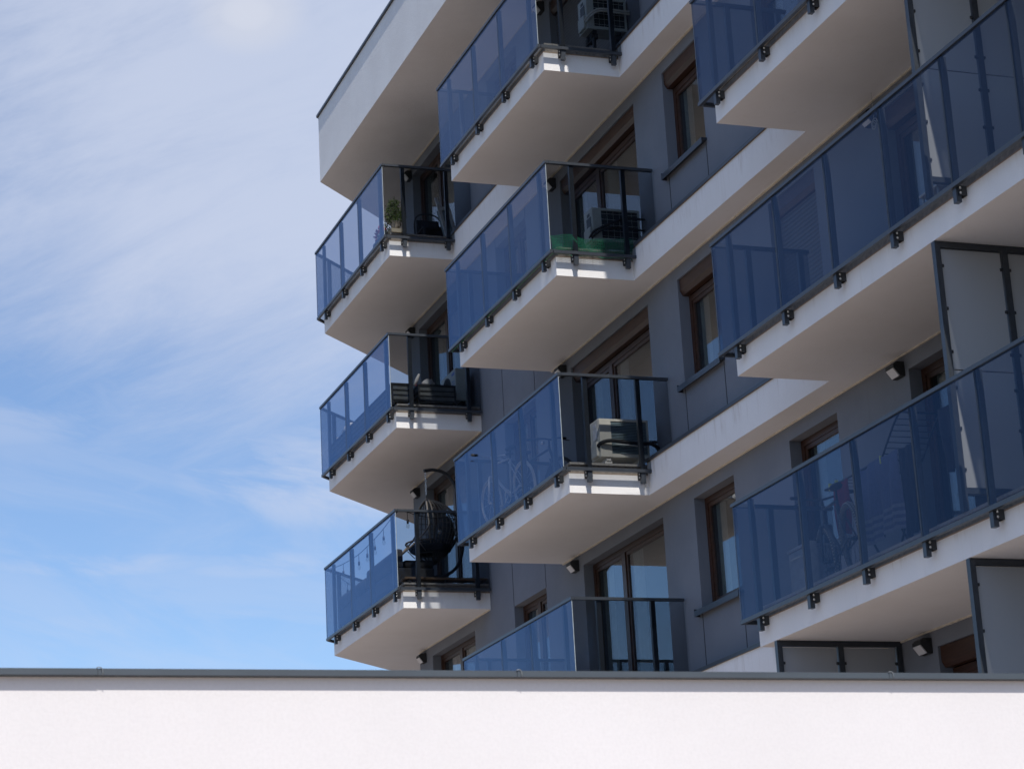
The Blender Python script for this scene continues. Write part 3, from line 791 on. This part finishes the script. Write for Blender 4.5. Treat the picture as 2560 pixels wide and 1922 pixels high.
# --- balcony with planters (A, slab 2)
f2 = fz(2)
def planter(x0, x1, y0, y1, label):
    z0, z1 = f2 + .004, f2 + .345
    t = thing('slatted_planter', label, 'planter', ((x0 + x1) / 2, (y0 + y1) / 2, f2), 'slatted planters on the balcony')
    MB().box(x0 + .012, x1 - .012, y0 + .012, y1 - .012, z0 + .05, z1 - .02).build('box', 'planter_grey', t)
    m = MB()
    for i in range(4):
        z = z0 + .06 + i * .082
        m.box(x0 + .026, x1 - .026, y0, y0 + .01, z, z + .016); m.box(x0 + .026, x1 - .026, y1 - .01, y1, z, z + .016)
        m.box(x0, x0 + .01, y0 + .026, y1 - .026, z, z + .016); m.box(x1 - .01, x1, y0 + .026, y1 - .026, z, z + .016)
    m.box(x0 - .004, x1 + .004, y0 - .004, y1 + .004, z1 - .018, z1)
    m.build('slat', 'anthracite_dull', t)
    for a in (x0, x1 - .025):
        for b in (y0, y1 - .025): m = MB(); m.box(a - .001, a + .026, b - .001, b + .026, z0, z1 - .019); m.build('leg', 'anthracite_dull', t)
planter(9.08, 9.36, -.045, .285, 'sunlit slatted planter right in the glass corner over the white slab')
planter(9.08, 9.36, .40, 1.03, 'slatted planter half in shade, next to the air conditioner with blue sticker')
planter(7.95, 9.02, -.03, .27, 'slatted planter along the front glass, closest to the sunlit corner')
planter(6.80, 7.88, -.03, .27, 'slatted planter along the front glass, between two others')
planter(5.40, 6.72, -.03, .27, 'slatted planter under the white bags behind the front glass')
def bag(cs, label, cat='bag', mat='bag_white'):
    m = MB(); rr = random.Random(len(label))
    for (c, r0) in cs:
        bm = bmesh.new(); bmesh.ops.create_icosphere(bm, subdivisions=3, radius=1)
        ph = [rr.uniform(0, 6) for _ in range(6)]
        for v in bm.verts:
            d = v.co.normalized(); k_ = 1 + .14 * math.sin(5 * d.x + ph[0]) * math.sin(4 * d.y + ph[1]) + .10 * math.sin(9 * d.z + ph[2] + 4 * d.x) + .05 * math.sin(15 * d.y + ph[3])
            v.co = Vector((d.x * r0[0] * k_, d.y * r0[1] * k_, d.z * r0[2] * k_)) + Vector(c)
        m.add_bm(bm, None, True); bm.free()
    c0 = cs[0][0]
    return tag(m.build('bag', mat, None, (c0[0], c0[1], c0[2] - cs[0][1][2])), label, cat)
bag([((6.25, .14, f2 + .44), (.30, .11, .10)), ((6.0, .16, f2 + .48), (.16, .09, .09))], 'crumpled white bag on the planter behind the front glass')
bag([((5.72, .13, f2 + .40), (.20, .10, .06))], 'small flat white bundle lying next to the crumpled bag', 'bundle')
bag([((9.2, .62, f2 + .40), (.09, .10, .075))], 'pale crumpled bag on the planter beside the air conditioner')
t = thing('folded_parasol', 'folded white parasol with red strap leaning on the planter', 'parasol', (9.2, .38, f2 + .35))
m = MB(); m.tube([(9.2, .385, f2 + .36), (9.2, .43, f2 + .46), (9.2, .475, f2 + .56)], .02, 8, radii=[.022, .03, .018]); m.build('cover', 'bag_white', t)
m = MB(); m.tube(smooth([(9.225, .40, f2 + .355), (9.235, .47, f2 + .37), (9.225, .55, f2 + .385)]), .007, 6); m.build('strap', 'petal_red', t)
aircon('white air conditioner with fan grille and blue sticker behind the slatted planters', 8.42, 9.2, 1.09, 1.34, f2 + .15, f2 + .70, '-y', 'white')
# --- balcony with the egg chair (A, slab 3)
f3 = fz(3)
t = thing('egg_chair', 'black wicker egg chair hanging by a chain from its curved stand', 'hanging chair', (8.4, .9, f3))
m = MB(); xs_ = 8.4
m.tube(smooth([(xs_, .74, -6.225), (xs_, .90, -6.20), (xs_, 1.08, -6.24), (xs_, 1.21, -6.36), (xs_, 1.31, -6.6), (xs_ - .02, 1.36, -7.0), (xs_ - .02, 1.36, -7.45), (xs_, 1.25, -7.78), (xs_, 1.05, -7.95), (xs_, .85, -7.99), (xs_, .70, -8.10), (xs_, .62, f3 + .03)]), .027, 10)
for a in (-.5, .5): m.tube(smooth([(xs_, .62, f3 + .03), (xs_ + a, .75, f3 + .03), (xs_ + a * 1.1, 1.15, f3 + .03)]), .024, 8)
m.build('stand', 'anthracite_dull', t)
m = MB()
for i in range(9):
    z = -6.245 - i * .042
    R0_ = Matrix.Translation(Vector((xs_, .765, z - .02))) @ Matrix.Rotation(PI / 2 * (i % 2), 4, 'Z')
    m.tube([R0_ @ Vector((.011 * math.cos(q * PI / 4), 0, .028 * math.sin(q * PI / 4))) for q in range(8)], .005, 5, True)
m.build('chain', 'steel', t)
# basket: egg shell opened towards -y, woven from ribs
top = Vector((xs_, .765, -6.70)); cz_ = -7.30; RX, RY, RZ = .46, .50, .62
def egg(th, ph):      # th 0 top .. 1 bottom ; ph angle round
    z = -6.70 - 1.10 * th
    r_ = math.sin(PI * min(1, max(0, th)) ** .8) ** .75
    return Vector((xs_ + RX * r_ * math.cos(ph), .765 + RY * r_ * math.sin(ph) + .05 * th, z))
m = MB()
nr = 22
for i in range(nr + 1):
    ph = -PI * .04 + (PI * 1.08) * i / nr
    m.tube([egg(.02 + .96 * s_ / 16, ph) for s_ in range(17)], .0075 if 0 < i < nr else .014, 5)
for s_ in range(1, 12):
    th = .06 + .9 * s_ / 12
    m.tube([egg(th, -PI * .04 + PI * 1.08 * i / 26) for i in range(27)], .006, 5)
for s_ in range(6, 12):                       # the low front lip
    th = .62 + .055 * (s_ - 5)
    m.tube([egg(th, PI * 1.04 + PI * .92 * i / 14) for i in range(15)], .009 if s_ > 6 else .015, 5)
for i in range(5):
    ph = PI * 1.2 + PI * .6 * i / 4; m.tube([egg(.66 + .3 * s_ / 6, ph) for s_ in range(7)], .007, 5)
m.build('basket', 'wicker_dark', t)
m = MB()
for sx in (-1, 1):
    m.tube(smooth([(xs_, .76, -6.69), (xs_ + sx * .2, .70, -6.80), (xs_ + sx * .34, .67, -7.05), (xs_ + sx * .36, .66, -7.24), (xs_ + sx * .34, .48, -7.46), (xs_ + sx * .22, .31, -7.62), (xs_, .27, -7.66)]), .014, 7)
    m.tube([(xs_ + sx * .36, .66, -7.24), (xs_ + sx * .33, .70, -7.50)], .010, 6); m.tube([(xs_ + sx * .34, .48, -7.46), (xs_ + sx * .3, .62, -7.62)], .008, 6)
m.build('rim', 'wicker_rim', t)
m = MB(); m.ball((xs_, .80, -7.52), .36, .36, .13, 16, 8); m.ball((xs_, 1.05, -7.28), .30, .13, .30, 16, 8); m.build('cushion', 'cushion_dark', t)
t = thing('string_lights', 'black cord of clear bulbs strung along the inside of the glass railing', 'string lights', (7.5, -.03, -7.3))
cord = [(4.30, .93, -7.43), (4.85, .38, -7.34), (5.23, .0, -7.19), (5.46, -.035, -7.215), (6.11, -.035, -7.285), (7.09, -.035, -7.337), (8.06, -.035, -7.297), (8.57, -.035, -7.253), (9.04, -.035, -7.19), (9.46, -.035, -7.175), (9.47, .08, -7.185), (9.47, .33, -7.25), (9.47, .62, -7.27), (9.47, 1.0, -7.20), (9.47, 1.32, -7.185)]
m = MB(); m.tube(smooth(cord, 5), .0055, 6); m.build('cord', 'bulb_cap', t)
for (x, y, z) in [(6.11, -.035, -7.285), (6.6, -.035, -7.32), (7.09, -.035, -7.337), (7.6, -.035, -7.32), (8.06, -.035, -7.297), (8.57, -.035, -7.253), (9.04, -.035, -7.19), (9.47, .10, -7.19), (9.47, .62, -7.27), (5.55, -.035, -7.22), (4.85, .38, -7.34), (4.45, .8, -7.41)]:
    m = MB(); m.tube([(x, y, z), (x, y, z - .12)], .005, 6); m.lathe((x, y, z - .185), [(.016, 0), (.018, .03), (.016, .06), (.007, .068)], 10)
    b = m.build('socket', 'bulb_cap', t)
    m = MB(); m.lathe((x, y, z - .265), [(.004, 0), (.02, .012), (.03, .035), (.027, .055), (.016, .08)], 12); m.build('bulb', 'bulb_glass', b)
t = thing('outdoor_sofa', 'dark outdoor sofa with its back against the glass, beneath the bulbs', 'sofa', (7.4, .35, f3))
m = MB(); m.box(5.45, 9.0, .04, .66, f3 + .06, f3 + .32, .03); m.build('base', 'sofa_dark', t)
for a, b in ((5.48, 7.2), (7.24, 8.98)):
    m = MB(); m.box(a, b, .17, .66, f3 + .325, f3 + .45, .04); m.build('seat_cushion', 'cushion_dark', t)
    m = MB(); m.box(a, b, .03, .16, f3 + .33, f3 + (.63 if a > 6 else .55), .05); m.build('back_cushion', 'sofa_dark', t)
t = thing('bench', 'low wooden bench with dark legs behind the near glass, below the egg chair', 'bench', (9.28, .75, f3))
MB().box(9.16, 9.40, .04, 1.40, f3 + .055, f3 + .085, .004).build('seat', 'bench_wood', t)
for y in (.12, .72, 1.3): MB().box(9.18, 9.38, y - .02, y + .02, f3 + .003, f3 + .054).build('leg', 'anthracite_dull', t)
# --- B column
g1 = fz(1)
t1 = aircon('air conditioner with pale insulated hoses in front of the closed roller shutter', 16.12, 16.42, .80, 1.40, g1 + .44, g1 + .93, '-x', 'grey')
for dz_, dy_ in ((0, 0), (-.035, .01)):
    m = MB(); m.tube(smooth([(16.34, .79 + dy_, g1 + .56 + dz_), (16.46, .80 + dy_, g1 + .60 + dz_), (16.50, .93, g1 + .70 + dz_), (16.50, 1.1, g1 + .72 + dz_), (16.50, 1.25, g1 + .715 + dz_), (16.50, 1.41, g1 + .71 + dz_)]), .015, 8); m.build('hose', 'pale_hose', t1)
m = MB()
for y in (.9, 1.3): m.box(16.10, 16.44, y - .02, y + .02, g1 + .30, g1 + .315 + .0); m.box(16.12, 16.16, y - .02, y + .02, g1, g1 + .30); m.box(16.38, 16.42, y - .02, y + .02, g1, g1 + .30)
m.build('stand', 'anthracite_dull', t1)
g2 = fz(2)
t2_ = aircon('dark backed air conditioner with black hoses behind the green netting', 16.12, 16.42, .69, 1.38, g2 + .24, g2 + .72, '-x', 'grey')
m = MB(); m.tube(smooth([(16.36, .66, g2 + .30), (16.47, .69, g2 + .36), (16.50, .85, g2 + .44), (16.50, 1.05, g2 + .53), (16.50, 1.2, g2 + .56), (16.50, 1.41, g2 + .56)]), .017, 8); m.tube(smooth([(16.36, .68, g2 + .28), (16.47, .72, g2 + .33), (16.50, .86, g2 + .40), (16.5, 1.1, g2 + .41), (16.5, 1.40, g2 + .40)]), .015, 8); m.build('hose', 'black_rubber', t2_)
def netting(m, p0, p1, z0, z1, cell, wob):
    p0, p1 = Vector((*p0, 0)), Vector((*p1, 0)); L_ = (p1 - p0).length; d = (p1 - p0) / L_; n = Vector((d.y, -d.x, 0))
    nu, nv = max(1, int(L_ / cell)), max(1, int((z1 - z0) / cell)); w_ = .0031
    def P(i, j):
        u, v = i / nu, j / nv
        return p0 + d * (L_ * u) + Vector((0, 0, z0 + (z1 - z0) * v + wob * .6 * math.sin(u * 9) * v)) + n * (wob * math.sin(u * 17 + v * 4))
    for i in range(nu + 1):
        for j in range(nv):
            a, b = P(i, j), P(i, j + 1); m.quad(a - d * w_, a + d * w_, b + d * w_, b - d * w_)
    z_ = Vector((0, 0, w_))
    for j in range(nv + 1):
        for i in range(nu):
            a, b = P(i, j), P(i + 1, j); m.quad(a - z_, b - z_, b + z_, a + z_)
t = thing('safety_netting', 'green mesh netting tied along the foot of the railing', 'netting', (16.84, .4, zl(2) + .3))
m = MB(); netting(m, (16.846, -.08), (16.846, 1.05), zl(2) + .262, zl(2) + .515, .021, .03); m.build('near_net', 'net_green', t).name = 'end_net'
m = MB(); netting(m, (12.60, -.086), (16.846, -.086), zl(2) + .255, zl(2) + .36, .024, .006); m.build('front_net', 'net_green', t)
g3 = fz(3)
t3 = aircon('beige sunlit air conditioner with black hose on the balcony with two bicycles', 16.10, 16.42, .59, 1.285, g3 + .17, g3 + .69, '-x', 'beige')
m = MB(); m.tube(smooth([(16.33, .585, g3 + .31), (16.44, .60, g3 + .35), (16.48, .72, g3 + .375), (16.48, .92, g3 + .36), (16.48, 1.1, g3 + .345), (16.48, 1.26, g3 + .355), (16.48, 1.36, g3 + .31), (16.48, 1.41, g3 + .20)]), .026, 10)
m.mat(1); m.tube(smooth([(16.47, .75, g3 + .335), (16.505, .9, g3 + .32), (16.505, 1.05, g3 + .31), (16.5, 1.2, g3 + .30)]), .007, 6); m.build('hose', ['black_rubber', 'pale_hose'], t3)
def bicycle(loc, rot, label, body, tyre, lean=0.0, wr=.34, tw=.022, knobs=False, accent=None, group=None):
    t = thing('bicycle', label, 'bicycle', loc, group)
    M = Matrix.Translation(Vector(loc)) @ Matrix.Rotation(rot, 4, 'Z') @ Matrix.Rotation(lean, 4, 'X')
    T_ = lambda pts: [M @ Vector(p) for p in pts]
    fw, rw_ = Vector((.53, 0, wr)), Vector((-.53, 0, wr))
    for nm, c in (('front_wheel', fw), ('rear_wheel', rw_)):
        m = MB(); m.tube(T_([c + Vector((wr * .88 * math.cos(a * PI / 20), 0, wr * .88 * math.sin(a * PI / 20))) for a in range(40)]), .011, 6, True)
        for a in range(14):
            an = a * PI / 7; m.tube(T_([c + Vector((0, .02 * (-1) ** a, 0)), c + Vector((wr * .88 * math.cos(an), 0, wr * .88 * math.sin(an)))]), .0022, 4)
        m.tube(T_([c + Vector((0, -.05, 0)), c + Vector((0, .05, 0))]), .018, 8)
        wh = m.build('wheel', 'steel' if tyre == 'tyre_pale' else 'bike_dark', t)
        m = MB(); m.tube(T_([c + Vector(((wr - tw) * math.cos(a * PI / 24), 0, (wr - tw) * math.sin(a * PI / 24))) for a in range(48)]), tw, 8, True)
        if knobs:
            m.mat(1)
            for a in range(64):
                for sgn in (-1, 0, 1):
                    an = (a + .5 * (sgn == 0)) * PI / 32; rr = wr - .004 - .010 * abs(sgn)
                    q = c + Vector((rr * math.cos(an), sgn * tw * .75, rr * math.sin(an)))
                    m.ball(M @ q, .0075, u=5, v=4)
        m.build('tyre', [tyre, 'tyre_knob'], wh)
    bb, seat_t, head_t, head_b = Vector((-.08, 0, wr - .05)), Vector((-.22, 0, wr + .46)), Vector((.34, 0, wr + .50)), Vector((.38, 0, wr + .36))
    m = MB()
    for a, b, r_ in ((bb, seat_t, .016), (seat_t, head_t, .017), (bb, head_b, .021), (head_t + Vector((-.01, 0, .04)), head_b - Vector((-.01, 0, .03)), .022)): m.tube(T_([a, b]), r_, 8)
    for sg in (-1, 1):
        m.tube(T_([bb + Vector((0, sg * .03, 0)), rw_ + Vector((0, sg * .055, 0))]), .010, 6); m.tube(T_([seat_t + Vector((.03, sg * .02, -.05)), rw_ + Vector((0, sg * .055, 0))]), .009, 6)
    m.build('frame', body, t)
    m = MB()
    for sg in (-1, 1): m.tube(T_([head_b + Vector((.005, sg * .055, -.02)), fw + Vector((0, sg * .055, 0))]), .016, 8)
    m.tube(T_([head_b + Vector((.005, -.06, -.02)), head_b + Vector((.005, .06, -.02))]), .017, 8)
    if accent: m.mat(1); m.tube(T_([fw + Vector((.03, -.075, .0)), fw + Vector((.02, -.072, .09))]), .017, 8)
    m.build('fork', [body if not accent else 'bike_dark', accent or body], t)
    m = MB(); hb = head_t + Vector((.02, 0, .12)); m.tube(T_([head_t, hb]), .014, 8)
    m.tube(T_(smooth([hb + Vector((-.06, -.32, .03)), hb + Vector((.03, -.14, .02)), hb + Vector((.04, 0, 0)), hb + Vector((.03, .14, .02)), hb + Vector((-.06, .32, .03))])), .012, 8)
    m.mat(1)
    for sg in (-1, 1):
        m.tube(T_([hb + Vector((-.065, sg * .33, .03)), hb + Vector((-.02, sg * .22, .027))]), .018, 8); m.tube(T_([hb + Vector((.03, sg * .18, 0)), hb + Vector((.06, sg * .30, -.03))]), .006, 5)
    m.build('handlebar', ['anthracite_dull' if tyre != 'tyre_pale' else 'steel', 'black_rubber'], t)
    m = MB(); m.tube(T_([seat_t, seat_t + Vector((-.03, 0, .10))]), .013, 8); m.ball((0, 0, 0), .13, .065, .032, 12, 8, M=M @ Matrix.Translation(seat_t + Vector((-.05, 0, .13)))); m.build('saddle', 'black_rubber', t)
    m = MB(); m.tube(T_([bb + Vector((.09 * math.cos(a * PI / 10), .05, .09 * math.sin(a * PI / 10))) for a in range(20)]), .007, 5, True)
    for sg in (-1, 1): m.tube(T_([bb + Vector((0, sg * .05, 0)), bb + Vector((.12 * sg, sg * .08, -.12 * sg))]), .009, 6); m.box(-.05, .05, -.04, .04, -.012, .012, M=M @ Matrix.Translation(bb + Vector((.12 * sg, sg * .13, -.12 * sg))))
    m.build('crank', 'bike_dark' if knobs else 'steel', t)
    return t
b1 = bicycle((13.72, .30, g3), math.radians(186), 'pale silver bicycle with light tyres, its front wheel close to the glass', 'bike_white', 'tyre_pale', math.radians(-6), group='bicycles parked on the balcony')
b2 = bicycle((14.0, .72, g3), math.radians(12), 'dark bicycle with green stripe and small bright headlight', 'bike_dark', 'black_rubber', math.radians(8), group='bicycles parked on the balcony')
m = MB(); m.ball((14.30, .60, g3 + .93), .028, u=10, v=8); m.build('headlight', 'steel', b2)
# --- C column, balcony with laundry (slab 4)
g4 = fz(4)
bicycle((22.95, .46, g4), math.radians(166), 'mountain bike with knobbly tyres behind the clothes rack glass', 'bike_dark', 'tyre_dusty', math.radians(-5), wr=.365, tw=.032, knobs=True, accent='bike_red')
t = thing('storage_box', 'grey lidded storage box with a handle at the end of the laundry balcony', 'box', (22.15, .6, g4))
MB().box(21.86, 22.26, .40, .80, g4 + .003, g4 + .56, .012).build('body', 'box_grey', t)
MB().box(21.85, 22.27, .39, .81, g4 + .562, g4 + .60, .01).build('lid', 'box_grey', t)
m = MB(); m.tube(smooth([(21.95, .398, g4 + .48), (21.96, .378, g4 + .475), (22.06, .374, g4 + .475), (22.16, .378, g4 + .475), (22.17, .398, g4 + .48)], 4), .008, 6); m.build('handle', 'pale_hose', t)
t = thing('fringed_cloth', 'pale fringed cloth hanging over the edge of the grey storage box', 'cloth', (22.375, .42, g4 + .6))
m = MB(); m.box(22.274, 22.282, .395, .52, g4 + .12, g4 + .612); m.box(22.19, 22.282, .395, .52, g4 + .6125, g4 + .62)
for i in range(22): m.tube([(22.278, .52, g4 + .13 + i * .021), (22.28, .545, g4 + .12 + i * .021)], .004, 4)
m.build('cloth', 'cloth_pale', t)
t = thing('clothes_rack', 'dark folding clothes rack with raised wing behind the long glass', 'drying rack', (23.2, .7, g4))
m = MB(); zt = g4 + 1.12
for y in (.60, 1.05): m.tube([(22.42, y, zt), (23.65, y, zt)], .011, 7)
for i in range(10): x = 22.46 + i * .13; m.tube([(x, .60, zt + .002), (x, 1.05, zt + .002)], .004, 5)
for x in (22.42, 23.65): m.tube([(x, .60, zt), (x, 1.05, zt)], .011, 7)
m.build('top_frame', 'anthracite_dull', t)
m = MB()
for y in (.60, 1.05): m.tube(smooth([(23.65, y, zt), (23.95, y, zt + .27), (24.10, y, zt + .36)], 3), .011, 7)
m.tube([(24.10, .60, zt + .36), (24.10, 1.05, zt + .36)], .011, 7)
for i in range(7): f_ = i / 7; m.tube([(23.70 + .38 * f_, .60, zt + .045 + .31 * f_), (23.70 + .38 * f_, 1.05, zt + .045 + .31 * f_)], .005, 5)
m.build('wing', 'anthracite_dull', t)
for y in (.62, 1.03):
    for a, b in (((23.62, zt), (22.85, g4 + .01)), ((22.75, zt), (23.55, g4 + .01))):
        m = MB(); m.tube([(a[0], y, a[1]), (b[0], y, b[1])], .012, 7); m.build('leg', 'anthracite_dull', t)
def hung(label, name, x0, x1, y, ztop, drop, mat, mat2=None, taper=0.0, cat='laundry', stripes=0):
    m = MB(); nx, nz = 26, 22
    rr = random.Random(len(label)); a1, a2 = rr.uniform(0, 6), rr.uniform(0, 6)
    G_ = [[Vector((x0 + (x1 - x0) * i / nx + (taper * (j / nz)) * (0.5 - i / nx), y + .018 * math.sin(i * .9 + a1) * (.3 + j / nz) + .012 * math.sin(i * .37 + j * .2 + a2), ztop - drop * j / nz - .02 * math.sin(i * .25) * (j / nz))) for i in range(nx + 1)] for j in range(nz + 1)]
    for off in (0, .006):
        for j in range(nz):
            m.mat(1 if stripes and j > nz - 8 and j % 2 else 0)
            for i in range(nx):
                q = [G_[j][i], G_[j][i + 1], G_[j + 1][i + 1], G_[j + 1][i]]
                q = [p + Vector((0, off, 0)) for p in q]
                m.quad(*(q if off else reversed(q)))
    o = m.build(name, [mat, mat2 or mat], None, ((x0 + x1) / 2, y, ztop - drop))
    return tag(o, label, cat)
hung('large blue bath towel with pale stripes hanging from the clothes rack', 'towel', 23.19, 24.0, .585, zt + .018, .78, 'towel_blue', 'towel_stripe', stripes=1)
hung('dark red shirt hanging from the clothes rack above the bike frame', 'shirt', 22.60, 22.95, .588, zt - .01, .56, 'shirt_red', taper=.12)
hung('dark trousers hanging beside the blue towel', 'trousers', 24.03, 24.27, .59, zt + .0, .86, 'trousers_dark', taper=-.05)
hung('dark jacket hung near the milky screen on the laundry balcony', 'jacket', 24.55, 25.15, .75, zt + .25, .62, 'trousers_dark', taper=.1)
for i, (x, lab) in enumerate(((22.56, 'yellow clothes peg above the red shirt, nearer the box'), (22.70, 'yellow clothes peg above the red shirt, nearer the towel'), (23.66, 'yellow clothes peg holding the blue towel'))):
    m = MB(); m.box(x - .008, x + .008, .575, .610, zt - .045, zt + .035, .003); tag(m.build('clothes_peg', 'peg_yellow', None, (x, .59, zt)), lab, 'peg', 'yellow clothes pegs')
t = thing('shoe_cabinet', 'dark low cabinet standing against the wall by the milky screen', 'cabinet', (25.0, 1.2, g4))
MB().box(24.55, 25.4, 1.05, 1.38, g4 + .04, g4 + .62, .008).build('body', 'cushion_dark', t)
for a in (24.57, 24.99): MB().box(a, a + .39, 1.035, 1.049, g4 + .07, g4 + .60, .004).build('door', 'sofa_dark', t)
MB().box(24.53, 25.42, 1.02, 1.40, g4 + .622, g4 + .65, .004).build('top', 'sofa_dark', t)
# --- C column, slab 3
g3c = fz(3)
t = thing('side_table', 'small pale side table at the foot of the sunlit milky screen', 'table', (25.25, .62, g3c))
MB().box(25.08, 25.42, .48, .80, g3c + .40, g3c + .425, .006).build('tabletop', 'bag_white', t)
for a in (25.11, 25.39):
    for b in (.51, .77): m = MB(); m.tube([(a, b, g3c), (a, b, g3c + .399)], .012, 7); m.build('leg', 'pale_hose', t)
t = thing('spiral_ornament', 'thin spiral ornament hanging by the dark balcony door behind the glass', 'ornament', (23.0, 1.3, zl(2) - .5))
m = MB(); m.tube([(22.98, 1.30, zl(2) - .002), (22.98, 1.30, zl(2) - .30)], .002, 5); m.build('thread', 'pale_hose', t)
m = MB(); m.tube([(22.98 + .07 * (1 - a / 60) * math.cos(a * .3), 1.30, zl(2) - .37 + .07 * (1 - a / 60) * math.sin(a * .3)) for a in range(50)], .004, 5); m.build('spiral', 'pale_hose', t)
for o in list(bpy.data.objects):
    if '_o' in o: del o['_o']
